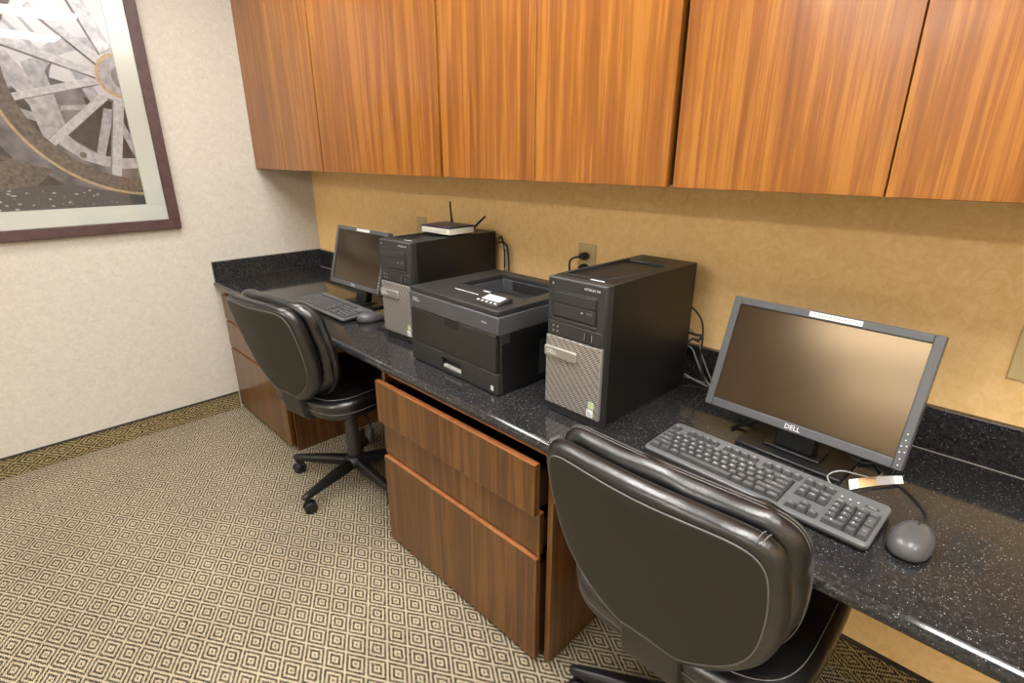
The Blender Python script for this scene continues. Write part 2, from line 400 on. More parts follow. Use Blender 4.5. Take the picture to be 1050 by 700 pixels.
base_cabinet(.0015, .722, .003, .690, 'reddish brown three-drawer base cabinet in the left corner, against the cream wall',
             [(.538, .672, -.592), (.379, .524, -.592), (.018, .364, -.592)])
base_cabinet(1.575, 2.362, 1.592, 2.332, 'reddish brown three-drawer base cabinet in the middle, its top drawer slightly open',
             [(.512, .664, -.610), (.378, .508, -.590), (.014, .368, -.600)])

# worktop with bullnose front
D = .616
prof = [(-.003, .714), (-.003, H)]+[(-D+.014-.017*math.sin(a*PI/16), H-.017+.017*math.cos(a*PI/16)) for a in range(0, 17)]
wt = MB(); wt.prism(prof, 0, .0015, 1.6405); wt.prism(prof, 0, 1.6415, 4.35)
wt = wt.build('worktop', M_GRAN, None, 0, 50)
tag(wt, 'long speckled black stone worktop with a rounded front edge', 'worktop')
MB().prism([(a*.9996, b_-.0004 if b_ == H else b_) for a, b_ in prof], 0, 1.6395, 1.6425).build('seam', M_SEAM, wt)
sr = MB().box(.002, 4.35, -.590, -.570, .701, .7138).box(.002, 4.35, -.565, -.545, .701, .7138).build('support_rail', M_EDGE, None, .001)
tag(sr, 'thin wooden rail under the front edge of the black worktop', 'rail')
bs = BX(.0215, 4.35, -.021, -.0015, H+.0003, .8525).build('backsplash', M_GRAN, None, .0015)
tag(bs, 'long low black stone upstand along the tan back wall', 'backsplash')
BX(.0215, 4.35, -.0225, -.021, H, H+.0018).build('caulk_line', M_SEAM, bs)
tag(BX(.0015, .021, -D+.004, -.0015, H+.0003, .8525).build('backsplash', M_GRAN, None, .0015), 'short low black stone upstand along the cream left wall', 'backsplash')

# ------------------------------------------------------------------ wall cabinets
ZB, ZT = 1.3165, 2.36
UN = [(0.003, .775, [.390], 'plain cherry wall cabinet at the left end, touching the cream wall'),
      (.784, 1.613, [], 'single wide-door cherry wall cabinet above the left computer'),
      (1.625, 2.445, [2.037], 'two-door cherry wall cabinet above the printer and outlet'),
      (2.461, 3.277, [2.868], 'two-door cherry wall cabinet above the right-hand monitor'),
      (3.286, 4.10, [3.69], 'cherry wall cabinet at the right end, mostly beyond the frame')]
for x0, x1, sp, lab in UN:
    t = empty('wall_cabinet', ((x0+x1)/2, -.15, ZB), 0, lab, 'cabinet', 'cherry wall cabinets over the desk'); ox = -(x0+x1)/2
    h = ZT-ZB
    m = MB(); m.box(x0+ox, x0+.018+ox, -.135, .147, .004, h); m.box(x1-.018+ox, x1+ox, -.135, .147, .004, h)
    m.box(x0+.018+ox, x1-.018+ox, -.135, .147, .004, .022); m.box(x0+.018+ox, x1-.018+ox, -.135, .147, h-.02, h); m.box(x0+.018+ox, x1-.018+ox, .139, .147, .022, h-.02)
    m.build('body', M_WOODSHADE, t)
    es = [x0]+sp+[x1]; g = .0012 if x0 > 1 else .0007
    for i in range(len(es)-1):
        a = es[i]+(g if i else 0); c = es[i+1]-(g if i < len(es)-2 else 0)
        d = BX(-(c-a)/2, (c-a)/2, -.0095, .0095, 0, h).build('door', M_WOOD, t, .0012, loc=((a+c)/2+ox, -.1470, 0))

# ------------------------------------------------------------------ chairs
def outline(n=56):
    half = [(0, .914), (.10, .913), (.180, .908), (.224, .895), (.247, .868), (.256, .825), (.258, .77), (.253, .70), (.238, .64), (.207, .588), (.160, .545), (.112, .514), (.078, .500), (.045, .502), (0, .504)]
    pts = [Vector((x, 0, z)) for x, z in half]+[Vector((-x, 0, z)) for x, z in half[-2:0:-1]]
    return smoothpts(pts, 3, True)
OUT = outline()
ZC, TILT = .70, math.atan2(.105, .40)
def back_pt(x, yy, z):
    """x across, yy forward of the rear panel plane, z height; leans back, wraps forward at the sides"""
    yb = -.265-(z-.50)*math.tan(TILT)*.98+.55*x*x
    return Vector((x, yb+yy*math.cos(TILT), z-yy*.10))
def scaled(s, dz=0, o=OUT):
    R = []
    for p in o:
        # inset along direction to centre, by equal distance rather than by ratio
        d = Vector((p.x, 0, p.z-ZC)); L = d.length
        R.append(((p.x-d.x/L*s)*.865, p.z-d.z/L*s+dz))
    return R
def pillow(prof, dz=0, wr=0, seed=0):
    rnd = random.Random(seed); ph = [rnd.uniform(0, 6.28) for _ in range(8)]
    rr = []
    for ins, yy in prof:
        r = []
        for i, (x, z) in enumerate(scaled(ins, dz)):
            a = i/len(OUT)*2*PI
            w = wr*(math.sin(a*13+ph[0])+.7*math.sin(a*23+ph[1]+yy*60)+.6*math.sin(a*37+ph[2]-yy*40))*.4
            d = Vector((x, 0, z-ZC)).normalized()
            r.append(back_pt(x+d.x*w, yy+w*.6, z+d.z*w))
        rr.append(r)
    return rr
def make_chair(angles, loc, rz, label):
    t = empty('office_chair', loc, rz, label, 'chair', 'black leather swivel chairs at the desk')
    # backrest shell: rolled leather border around the rear panel
    prof = [(.20, .004), (.06, .003), (.034, .001), (.018, .000), (.006, .008), (-.001, .022), (-.001, .034), (.006, .044), (.02, .052), (.06, .054), (.2, .054)]
    sh = MB().rings(pillow(prof)).build('backrest_shell', M_LEATH, t, 0, 60, subsurf=1)
    pp = [(.20, -.005), (.10, -.005), (.036, -.0045), (.029, -.003), (.026, .001), (.028, .005), (.1, .007), (.2, .007)]
    MB().rings(pillow(pp)).build('rear_panel', M_VINYL, t, 0, 60, subsurf=1)
    MB().tube([back_pt(x, -.0015, z) for x, z in scaled(.0272)], .0014, 6, True).build('piping', M_THREAD, sh)
    # puffy front cushion
    prof2 = [(.20, .052), (.08, .052), (.03, .053), (.010, .058), (-.001, .068), (-.007, .080), (-.007, .090), (-.0075, .096), (-.006, .106), (.001, .120), (.016, .131), (.045, .138), (.09, .132), (.14, .136), (.20, .138)]
    cu = MB().rings(pillow(prof2, .003, .0055, 3)).build('back_cushion', M_LEATH, t, 0, 70, subsurf=1)
    st = MB()
    for yy, ins in ((.0875, -.0082), (.0955, -.0086)):
        pts = [back_pt(x, yy, z) for x, z in scaled(ins, .003)]
        MB().tube(pts, .0009, 5, True).build('stitching', M_THREAD, cu)
    for s in (-1, 1):                       # short stitched darts at the upper corners of the shell
        for dx in (0, .007):
            pts = []
            for yy in (.001, .008, .018, .028, .038):
                x = s*(.180+dx); z = .905-dx*.45+(.0036 if .005 < yy < .032 else -.001)
                pts.append(back_pt(x, yy, z))
            MB().tube(pts, .0009, 5).build('stitching', M_THREAD, sh)
    # seat
    def seat_ring(ins, z, drop):
        R = []
        for i in range(64):
            a = 2*PI*i/64; c, s = math.cos(a), math.sin(a); e = 2/4.2
            x = (.252-ins)*math.copysign(abs(c)**e, c); y = .01+(.245-ins)*math.copysign(abs(s)**e, s)
            zz = .505-(.505-z)*.80
            if y > .12: zz -= drop*((y-.12)/.13)**2
            zz += .014*(abs(x)/.25)**2*(1 if z > .46 else .3)
            R.append(Vector((x, y, zz)))
        return R
    sr_ = [(.20, .402, .01), (.06, .400, .01), (.02, .404, .012), (.004, .416, .015), (0, .43, .02), (.002, .445, .024), (-.004, .462, .03), (-.006, .478, .034), (0, .494, .038), (.018, .505, .04), (.05, .508, .035), (.10, .498, .02), (.15, .494, .01), (.2, .492, 0)]
    se = MB().rings([seat_ring(*a) for a in sr_]).build('seat', M_LEATH, t, 0, 70, subsurf=1)
    for q in ((.0005, .4475, .0245), (.018, .5065, .04)):
        MB().tube(seat_ring(*q), .0012, 5, True).build('stitching', M_THREAD, se)
    BX(-.19, .19, -.17, .17, .412, .422).build('seat_pan', M_BLACK, t, .004)
    # spine cover joining back to seat
    path = [(-.272, .56), (-.262, .52), (-.258, .47), (-.248, .425), (-.220, .404), (-.15, .394), (-.05, .390)]
    path2 = [(-.245, .56), (-.235, .53), (-.228, .475), (-.222, .445), (-.205, .426), (-.145, .417), (-.05, .413)]
    MB().prism(path+path2[::-1], 0, -.062, .062).build('spine_cover', M_COLUMN, t, .006, 40, seg=3)
    BX(-.075, .075, -.10, .10, .352, .414).build('tilt_mechanism', M_BLACK, t, .008)
    o = MB().tube(smoothpts([(.05, 0, .372), (.15, -.03, .366), (.195, -.05, .35), (.205, -.055, .335)], 4), .005, 8).build('lever', M_BLACK, t)
    MB().rings([[Vector((.207+math.cos(a)*.011*k, -.056+math.sin(a)*.018*k, z)) for a in [2*PI*i/16 for i in range(16)]] for k, z in ((.3, .342), (.75, .335), (1, .318), (1, .30), (.75, .288), (.3, .284))]).build('paddle', M_BEZEL, o)
    MB().lathe([(.030, .10), (.030, .24), (.027, .245), (.027, .352), (.02, .354)]).build('gas_column', M_COLUMN, t, 0, 40)
    MB().lathe([(.02, .068), (.045, .072), (.052, .085), (.050, .105), (.036, .122), (.03, .125)]).build('hub', M_BLACK, t, 0, 40)
    for a in angles:
        R = RZ(a)
        m = MB(); secs = []
        for r, w, z0, z1 in ((.035, .024, .070, .112), (.12, .022, .068, .108), (.22, .018, .068, .098), (.275, .016, .068, .092), (.300, .012, .070, .088), (.306, .005, .074, .084)):
            sec = [(-w, z0), (w, z0), (w, z1-.010), (w*.55, z1), (-w*.55, z1), (-w, z1-.010)]
            secs.append([R @ Vector((r, y, z)) for y, z in sec])
        m.rings(secs); leg = m.build('leg', M_BLACK, t, .003, 45)
        m = MB(); c = R @ Vector((.287, 0, 0)); ca = a+1.1
        ax = Vector((math.cos(ca), math.sin(ca), 0))
        m.cyl(c+Vector((0, 0, .05)), c+Vector((0, 0, .072)), .008, .008, 12)
        off = Vector((-ax.y, ax.x, 0))*.010
        for s in (-1, 1):
            p = c+off+Vector((0, 0, .027))
            m.cyl(p+ax*s*.007, p+ax*s*.021, .027, .024, 24)
        m.cyl(c+off+Vector((0, 0, .027))-ax*.008, c+off+Vector((0, 0, .027))+ax*.008, .020, .020, 16)
        m.build('caster', M_BLACK, t, .002, 40)
    return t
ch1 = make_chair([math.radians(d) for d in (-155, -83, -11, 61, 133)], (2.728, -.460, 0), 0,
                 'black leather swivel chair in front, pushed in at the right-hand monitor')
ch2 = make_chair([math.radians(d)-.15 for d in (0, -72, -144, 144, 72)], (1.126, -.482, 0), .15,
                 'black leather swivel chair further back, tucked in at the left computer')

# ------------------------------------------------------------------ computer towers
def make_tower(loc, rz, label):
    w, d, h = .175, .417, .360
    t = empty('computer_tower', loc, rz, label, 'computer', 'black desktop computer towers on the worktop')
    # case with a shallow moulded recess on top
    m = MB(); z = h; y0 = .034
    rc = [(.010, .055), (.128, .055), (.150, .20), (.150, .285), (.135, .315), (.100, .325), (.018, .325), (.010, .30)]
    o4 = [(0, y0), (w, y0), (w, d), (0, d)]
    bmv = m.bm
    Bv = [bmv.verts.new((x, y, 0.004)) for x, y in o4]; Tv = [bmv.verts.new((x, y, z)) for x, y in o4]
    bmv.faces.new(Bv[::-1])
    for i in range(4): bmv.faces.new((Bv[i], Bv[(i+1) % 4], Tv[(i+1) % 4], Tv[i]))
    Rv = [bmv.verts.new((x, y, z)) for x, y in rc]; Rl = [bmv.verts.new((x+(.003 if x < .08 else -.003), y+(.003 if y < .2 else -.003), z-.005)) for x, y in rc]
    # ring between outer rectangle and recess outline
    bmv.faces.new((Tv[0], Tv[1], Rv[1], Rv[0])); bmv.faces.new((Tv[1], Tv[2], Rv[4], Rv[3], Rv[2], Rv[1]))
    bmv.faces.new((Tv[2], Tv[3], Rv[6], Rv[5], Rv[4])); bmv.faces.new((Tv[3], Tv[0], Rv[0], Rv[7], Rv[6]))
    n = len(rc)
    for i in range(n): bmv.faces.new((Rv[i], Rv[(i+1) % n], Rl[(i+1) % n], Rl[i]))
    bmv.faces.new(Rl)
    m.build('case', M_BLACKR, t, .0012)
    MB().tube([(x, y, z+.0003) for x, y in rc], .0009, 5, True).build('recess_edge', M_GREY, t)
    BX(.058, .140, .352, .372, h-.0005, h+.0008).build('rating_label', M_COLUMN, t)
    # front bezel
    m = MB(); m.box(0, w, .008, y0, .0, h); m.build('front_bezel', M_BEZEL, t, .003)
    BX(.001, w-.001, .004, .010, .213, h-.004).build('upper_panel', M_BEZEL, t, .002)
    BX(.002, w-.002, .0035, .009, h-.0042, h-.0006).build('silver_edge', M_MGREY, t, .0008)
    dr = MB(); dr.box(.016, .152, .0022, .006, .262, .330); dv = dr.build('drive_bay', M_BLACK, t, .0015)
    BX(.020, .148, .0008, .004, .300, .326).build('disc_tray', M_BEZEL, dv, .001)
    BX(.020, .148, .0012, .004, .266, .297).build('drive_face', M_BEZEL, dv, .001)
    BX(.124, .140, -.0002, .002, .284, .291).build('eject_button', M_GREY, dv, .0008)
    BX(.108, .112, .0003, .002, .285, .289).build('drive_light', M_INK, dv)
    BX(.016, .152, .0022, .006, .252, .2595).build('drive_blank', M_BEZEL, t, .001)
    pn = BX(.004, .168, .0024, .006, .216, .249).build('port_panel', M_BEZEL, t, .0015)
    for x in (.122, .134): BX(x, x+.005, .0016, .003, .221, .241).build('usb_port', M_VENT, pn)
    for x in (.1195, .1405): BX(x, x+.0012, .0015, .003, .222, .240).build('usb_trim', M_SILV, pn)
    for x, z in ((.022, .238), (.022, .226), (.036, .238), (.036, .226)): MB().cyl((x, .0008, z), (x, .003, z), .0021, seg=10).build('audio_jack', M_SILV, pn)
    pb = MB().cyl((.018, .0025, .345), (.018, .006, .345), .0062, seg=20).build('power_button', M_BLACK, t)
    MB().cyl((.018, .0018, .345), (.018, .004, .345), .0034, seg=16).build('power_lamp', M_SILV, pb)
    m = MB(); m.text('OPTIPLEX 390', .0076, T(.135, .0035, .3455) @ RX(PI/2)); m.build('model_lettering', M_LEG, t, smooth=0)
    gr = BX(.001, .172, .0, .009, .026, .211).build('grille', M_GRILLE, t, .0015)
    BX(.170, .1735, -.0006, .009, .026, .212).build('grille_edge', M_SILV, gr, .0008)
    lb = MB().box(.001, .104, -.007, .002, .158, .184).build('badge_bar', plain('brushed badge', (.33, .31, .28), .35, metal=.5), t, .0022)
    m = MB(); m.text('DELL', .0150, T(.026, -.0073, .171) @ RX(PI/2)); m.build('lettering', M_WHITE, lb, smooth=0)
    s = BX(.143, .160, -.0008, .001, .052, .070).build('sticker', plain('pale blue sticker', (.42, .52, .46), .4), t)
    m = MB()
    for i, (cx, cz) in enumerate(((.149, .063), (.1545, .063), (.149, .0575), (.1545, .0575))): m.box(cx-.0022, cx+.0022, -.0012, 0, cz-.0022, cz+.0022, mi=i)
    m.build('emblem', [plain('e1', (.7, .5, .05)), plain('e2', (.35, .65, .05)), plain('e3', (.5, .7, .1)), plain('e4', (.75, .7, .1))], s)
    s2 = BX(.139, .158, -.0008, .001, .030, .049).build('sticker', M_WHITE, t)
    MB().prism([(.141, .032), (.156, .032), (.155, .038), (.150, .0445), (.141, .047)], 1, -.0012, -.0004).build('emblem', plain('e5', (.45, .47, .50)), s2)
    # rear face: fan grille and ports
    m = MB(); m.box(.01, .165, d, d+.002, .01, .35); m.build('rear_plate', M_GREY, t)
    BX(.118, .160, .044, .058, h-.0002, h+.0009).build('top_sticker', M_WHITE, t) if False else None
    m = MB(); m.text('•••••', .010, T(.120, .042, h+.0006)) if False else m.box(.100, .140, .040, .0435, h, h+.0008)
    m.build('top_marking', M_LEG, t)
    return t
tw1 = make_tower((2.248, -.4841, H+.0006), -.0162, 'black computer tower with a diagonal-ribbed silver grille, between printer and right-hand monitor')
tw2 = make_tower((1.4226, -.4514, H+.0006), .0402, 'black computer tower with the router on top, left of the printer')

# ------------------------------------------------------------------ printer
def make_printer(loc, rz):
    w, d, h = .4235, .379, .2456
    t = empty('laser_printer', loc, rz, 'black and grey laser printer standing between the two computer towers', 'printer')
    # core with sloping output well cut in the top
    m = MB(); m.box(.002, w-.002, .012, d, 0, .180)
    m.build('body', M_BLACK, t, .004)
    band = MB()
    # grey shoulder band, open on top for the output well
    X0, X1, Y0, Y1 = .085, .372, .150, .335
    for z0, z1, e, mt, nm in ((.178, .2300, .0, M_GREY, 'grey_band'), (.2312, h, .003, M_BEZEL, 'top_cover')):
        m = MB(); bm_ = m.bm
        o = [(e, e), (w-e, e), (w-e, d-e), (e, d-e)]; i_ = [(X0, Y0), (X1, Y0), (X1, Y1), (X0, Y1)]
        if nm == 'top_cover': i_ = [(X0, .10), (X1, .10), (X1, Y1), (X0, Y1)]
        else: i_ = [(X0, .10), (X1, .10), (X1, Y1), (X0, Y1)]
        vv = [[bm_.verts.new((x, y, z)) for x, y in q] for q, z in ((o, z0), (o, z1), (i_, z1), (i_, z0))]
        for a, b_ in zip(vv, vv[1:]+vv[:1]):
            for k in range(4): bm_.faces.new((a[k], a[(k+1) % 4], b_[(k+1) % 4], b_[k]))
        m.build(nm, mt, t, .0035 if nm == 'grey_band' else .002)
    # curved output ramp
    pr = []
    for k in range(13):
        s = k/12; y = .10+(Y1-.10)*s
        z = h-.0015-.058*(.5-.5*math.cos(PI*min(1, max(0, (s-.12)/.75))))
        pr.append((y, z))
    m = MB(); m.prism(pr+[(Y1, .182), (.10, .182)], 0, X0+.0005, X1-.0005)
    rp = m.build('output_ramp', M_BEZEL, t, 0, 40)
    m = MB(); m.box(X0+.05, X1-.05, Y1-.004, Y1-.001, .196, .228); m.build('output_slot', M_VENT, t)
    m = MB()
    for i in range(9): m.box(.135+i*.0125, .144+i*.0125, .083, .0855, h, h+.0011)
    m.build('top_marking', M_LEG, t)
    BX(.215, .245, .128, .134, h-.0022, h-.0002).build('paper_stop', M_LCD, t)
    # control panel wedge
    cp = MB().prism([(.028, h), (.028, h+.004), (.085, h+.014), (.092, h+.012), (.092, h)], 0, .292, .385).build('control_panel', M_BEZEL, t, .002)
    A = math.atan2(.010, .057)
    m = MB(); m.box(-.036, .036, -.016, .016, 0, .0010, T(.338, .064, h+.0105) @ RX(A)); sc = m.build('display', M_LCD, cp)
    m = MB()
    for k in range(3): m.box(-.028, .024, -.009+k*.007, -.0075+k*.007, .001, .0015, T(.338, .064, h+.0105) @ RX(A))
    m.build('display_line', M_INK, sc)
    m = MB()
    for k in range(5):
        a = T(.300+k*.018, .037, h+.0058) @ RX(A); m.box(-.004, .004, -.0026, .0026, 0, .0014, a)
    m.build('button', M_LEG, cp)
    # front door, latch, tray
    dr = BX(.004, w-.012, .0, .014, .066, .177).build('front_door', M_PDOOR, t, .0025)
    BX(.186, .250, -.0014, .006, .155, .1772).build('latch_recess', M_VENT, dr)
    tr = MB(); tr.box(.002, .165, -.001, .020, .003, .0645); tr.box(.258, w-.002, -.001, .020, .003, .0645)
    tr.box(.165, .258, -.001, .020, .048, .0645); tr.box(.165, .258, -.001, .020, .003, .016); tr.box(.165, .258, .016, .020, .016, .048)
    to = tr.build('paper_tray', M_BEZEL, t, .0012)
    BX(.167, .256, .002, .015, .016, .026).build('tray_handle', M_GREYTRAY, to, .002)
    BX(.392, .403, -.0020, 0, .012, .026).build('tray_mark', M_LCD, to)
    # right side: hinge cover, vents, handhold
    BX(w-.003, w-.0002, .010, .044, .150, .176).build('hinge_cover', M_BEZEL, t, .001)
    m = MB()
    for g0 in (.165, .262):
        for k in range(15): m.box(w-.003, w-.0012, g0, g0+.075, .022+k*.0072, .0252+k*.0072)
    m.build('vent', M_GREY, t)
    m = MB(); m.box(w-.003, w-.0006, .205, .225, .062, .104); m.build('handhold', M_VENT, t)
    BX(w-.003, w-.0002, .207, .222, .060, .068).build('handhold_lip', M_GREYTRAY, t)
    m = MB(); m.text('DELL', .0165, T(.040, -.0004, .208) @ RX(PI/2)); m.build('lettering', M_WHITE, t, smooth=0)
    m = MB(); m.text('3330dn', .0075, T(.366, -.0004, .206) @ RX(PI/2)); m.build('model_lettering', M_LEG, t, smooth=0)
    return t
make_printer((1.688, -.5137, H+.0006), -.0209)

# ------------------------------------------------------------------ monitors
def make_monitor(loc, rz, tilt, w, h, label, neckz, strip=(0.38, .62)):
    """loc = bottom centre of the front face"""
    t = empty('computer_monitor', (loc[0], loc[1], H), rz, label, 'monitor', 'flat computer monitors on the worktop')
    zb = loc[2]-H
    B = T(0, 0, zb) @ RX(-tilt)
    def bar(m, x0, x1, y0, y1, z0, z1): m.box(x0, x1, y0, y1, z0, z1, B)
    bw = .0175; th = .024
    m = MB(); bar(m, -w/2, -w/2+bw, 0, th, 0, h); bar(m, w/2-bw, w/2, 0, th, 0, h); bar(m, -w/2+bw, w/2-bw, 0, th, 0, bw+.002); bar(m, -w/2+bw, w/2-bw, 0, th, h-bw, h)
    bz = m.build('bezel', M_MGREY, t, .0018)
    m = MB(); bar(m, -w/2+bw-.001, w/2-bw+.001, .004, .010, bw, h-bw+.001); m.build('screen', M_SCREEN, t)
    m = MB(); i = [(-w/2+bw, bw+.002), (w/2-bw, bw+.002), (w/2-bw, h-bw), (-w/2+bw, h-bw)]
    pts = [B @ Vector((x, .0028, z)) for x, z in i]
    m.tube(pts, .0011, 4, True); m.build('screen_gasket', M_VENT, bz)
    # bulged rear housing
    m = MB(); R = []
    for s, y in ((1, .012), (1, th), (.96, .034), (.80, .048), (.6, .054)):
        R.append([B @ Vector((x*w/2*s*.998, y, h/2+z*h/2*s*.998)) for x, z in ((-1, -1), (1, -1), (1, 1), (-1, 1))])
    m.rings(R); m.build('rear_housing', M_BLACK, t, .003)
    m = MB(); m.text('DELL', .0145, B @ T(0, -.0004, (bw+.002)/2) @ RX(PI/2)); m.build('lettering', M_LEG, bz, smooth=0)
    lb = MB(); bar(lb, -w*.085, w*.165, -.0007, .001, h-bw+.004, h-.003); lb = lb.build('sticker', M_WHITE, t)
    m = MB(); rnd = random.Random(5); x = -w*.075
    while x < w*.155:
        L = rnd.uniform(.002, .006); bar(m, x, x+L, -.0010, -.0006, h-bw+.0074, h-.0066); x += L+.0016
    m.build('sticker_print', M_INK, lb)
    m = MB()
    for k in range(5): m.cyl(B @ Vector((w/2-bw*.5, -.0010, .010+k*.013)), B @ Vector((w/2-bw*.5, .001, .010+k*.013)), .0032 if k == 0 else .0022, seg=12)
    m.build('button', M_MGREY, bz)
    m = MB()
    for k in range(6):
        x = w/2-bw*(.72 if k in (2, 3) else .5); zz = .010+k*.0125
        m.cyl(B @ Vector((x, -.0014, zz)), B @ Vector((x, 0, zz)), .0013, seg=8)
        if k in (2, 3): m.cyl(B @ Vector((w/2-bw*.28, -.0014, zz+.002)), B @ Vector((w/2-bw*.28, 0, zz+.002)), .0013, seg=8)
    m.build('button_mark', M_LEG, bz)
    # stand
    yb = .055+.01
    m = MB(); c = B @ Vector((0, .050, h*.45))
    y1 = yb; 
    m.rings([[Vector((sx*.042, y, z)) for sx, y in ((-1, y0_), (1, y0_), (1, y0_+t_), (-1, y0_+t_))] for y0_, t_, z in
             ((.030, .034, .014), (.040, .032, .06), (c.y-.035, .03, c.z*.75), (c.y-.012, .030, c.z))])
    m.build('neck', M_BLACK, t, .004)
    m = MB(); bt = [(-.112, -.012), (.112, -.012), (.112, .14), (.092, .16), (-.092, .16), (-.112, .14)]
    m.prism(bt, 2, .0006, .009); m.build('stand_base', M_BLACK, t, .003)
    BX(-.060, .060, .018, .085, .009, .015).build('neck_foot', M_BLACK, t, .003)
    return t
make_monitor((2.794, -.296, .818), -.056, .316, .405, .2665, 'large grey-bezelled flat monitor on the right, beside the near keyboard', .04)
make_monitor((.977, -.330, .834), .022, .269, .405, .2600, 'flat monitor on the left, standing behind the far keyboard', .07)

# ------------------------------------------------------------------ keyboards
def make_keyboard(loc, rz, label):
    w, d = .446, .146
    t = empty('keyboard', loc, rz, label, 'keyboard', 'full-size grey keyboards on the worktop')
    sl = math.atan2(.008, d); K = T(0, 0, .0005) @ RX(sl)
    def rr(ins, z, r=.012):
        o = []
        for cx, cy, a0 in ((w/2-r, d-r, 0), (-w/2+r, d-r, PI/2), (-w/2+r, r, PI), (w/2-r, r, 3*PI/2)):
            for k in range(5):
                a = a0+k*PI/8; o.append(Vector((cx+(r-ins)*math.cos(a), cy+(r-ins)*math.sin(a), z)))
        return o
    MB().rings([rr(.004, .001), rr(.001, .004), rr(0, .010)]).build('underside', M_KWELL, t).data.transform(K)
    # deck frame with wells
    top = .0185
    def deckbox(m, x0, x1, y0, y1, z0=.009, z1=top): m.box(x0, x1, y0, y1, z0, z1, K)
    m = MB()
    m.rings([[K @ p for p in rr(0, .0095)], [K @ p for p in rr(.0005, .0145)], [K @ p for p in rr(.004, .0165)]])
    deck = m.build('deck', M_KBD, t, 0, 30)
    m = MB(); wells = [(-.216, .069, .012, .113), (.0805, .1355, .060, .098), (.099, .118, .030, .0475), (.0805, .1355, .012, .0300), (.1435, .2165, .012, .098), (.0805, .1355, .106, .124), (-.216, -.196, .106, .124), (-.178, -.102, .106, .124), (-.090, -.014, .106, .124), (-.002, .074, .106, .124)]
    for a, b_, c, e in wells[:]:
        m.box(a, b_, c, min(e, .1), .0150, .0169, K) if e < .12 else m.box(a, b_, c, e, .0150, .0169, K)
    m.build('key_well', M_KWELL, t)
    u = .0188
    keys = []
    def row(x, y, items, hgt=1):
        for it in items:
            lab, wu = it if isinstance(it, tuple) else (it, 1)
            if lab is not None: keys.append((x, y, wu*u, hgt*u, lab))
            x += wu*u
    L0 = -.215; Y = [.0125+i*.0169 for i in range(5)]; FY = .1065
    rows_h = .0169
    row(L0, Y[4], ['`']+list('1234567890-=')+[('Back', 2)])
    row(L0, Y[3], [('Tab', 1.5)]+list('QWERTYUIOP[]')+[('\\', 1.5)])
    row(L0, Y[2], [('Caps', 1.75)]+list("ASDFGHJKL;'")+[('Enter', 2.25)])
    row(L0, Y[1], [('Shift', 2.25)]+list('ZXCVBNM,./')+[('Shift', 2.75)])
    row(L0, Y[0], [('Ctrl', 1.25), ('', 1.25), ('Alt', 1.25), ('', 6.25), ('Alt', 1.25), ('', 1.25), ('', 1.25), ('Ctrl', 1.25)])
    for x, ls in ((L0, ['Esc']), (-.177, ['F1', 'F2', 'F3', 'F4']), (-.089, ['F5', 'F6', 'F7', 'F8']), (-.001, ['F9', 'F10', 'F11', 'F12']), (.0805, ['PrS', 'ScL', 'Brk'])): row(x, FY, ls)
    row(.0805, Y[4]-.0005, ['Ins', 'Hom', 'PgU']); row(.0805, Y[3]-.0005, ['Del', 'End', 'PgD'])
    row(.0805+u, Y[1], ['^']); row(.0805, Y[0], ['<', 'v', '>'])
    row(.1425, Y[4], ['Num', '/', '*', '-']); row(.1425, Y[3], ['7', '8', '9']); row(.1425, Y[2], ['4', '5', '6']); row(.1425, Y[1], ['1', '2', '3']); row(.1425, Y[0], [('0', 2), '.'])
    keys.append((.1425+3*u, Y[2], u, 2*rows_h/1, '+')); keys.append((.1425+3*u, Y[0], u, 2*rows_h, 'Ent'))
    made = 0
    for x, y, kw, kh, lab in keys:
        kh = .0169 if kh < .02 else kh
        if y == FY: kh = .0155
        m = MB(); g = .0008
        m.frustum(x+g, x+kw-g, y+g, y+kh-g, .0168, .0245, .0026, .0018, .0032)
        if lab:
            sz = .0068 if len(lab) == 1 else .0042
            m.text(lab, sz, T(x+kw*.5 if len(lab) > 1 else x+kw*.42, y+kh*.54, .02462))
        for f in m.bm.faces:
            if lab and abs(f.calc_center_median().z-.02462) < 2e-5: f.material_index = 1
        m.norecalc = False
        o = m.build('key', [M_KEY, M_LEG], t, 0, 30)
        o.data.transform(K)
        bv = None
    # badge and lock lamps
    m = MB(); m.rings([[K @ Vector((.198+math.cos(a)*.0125, .1155+math.sin(a)*.0042, z)) for a in [2*PI*i/20 for i in range(20)]] for z in (.016, .0172)]); bd = m.build('badge', M_BEZEL, t)
    m = MB(); m.text('DELL', .0060, K @ T(.198, .1155, .01735)); m.build('lettering', M_LEG, bd, smooth=0)
    m = MB()
    for k in range(3): m.box(.146+k*.014, .149+k*.014, .113, .1165, .016, .0170, K)
    m.build('lock_lamp', M_LEG, t)
    return t
kb = make_keyboard((2.7735, -.4985, H), -.052, 'dark grey keyboard with white legends on the right, in front of the large monitor')
kb2 = copy_tree(kb); kb2.location = (.955, -.494, H); kb2.rotation_euler.z = -.01
kb2['label'] = 'dark keyboard on the left, by the far monitor and mouse'

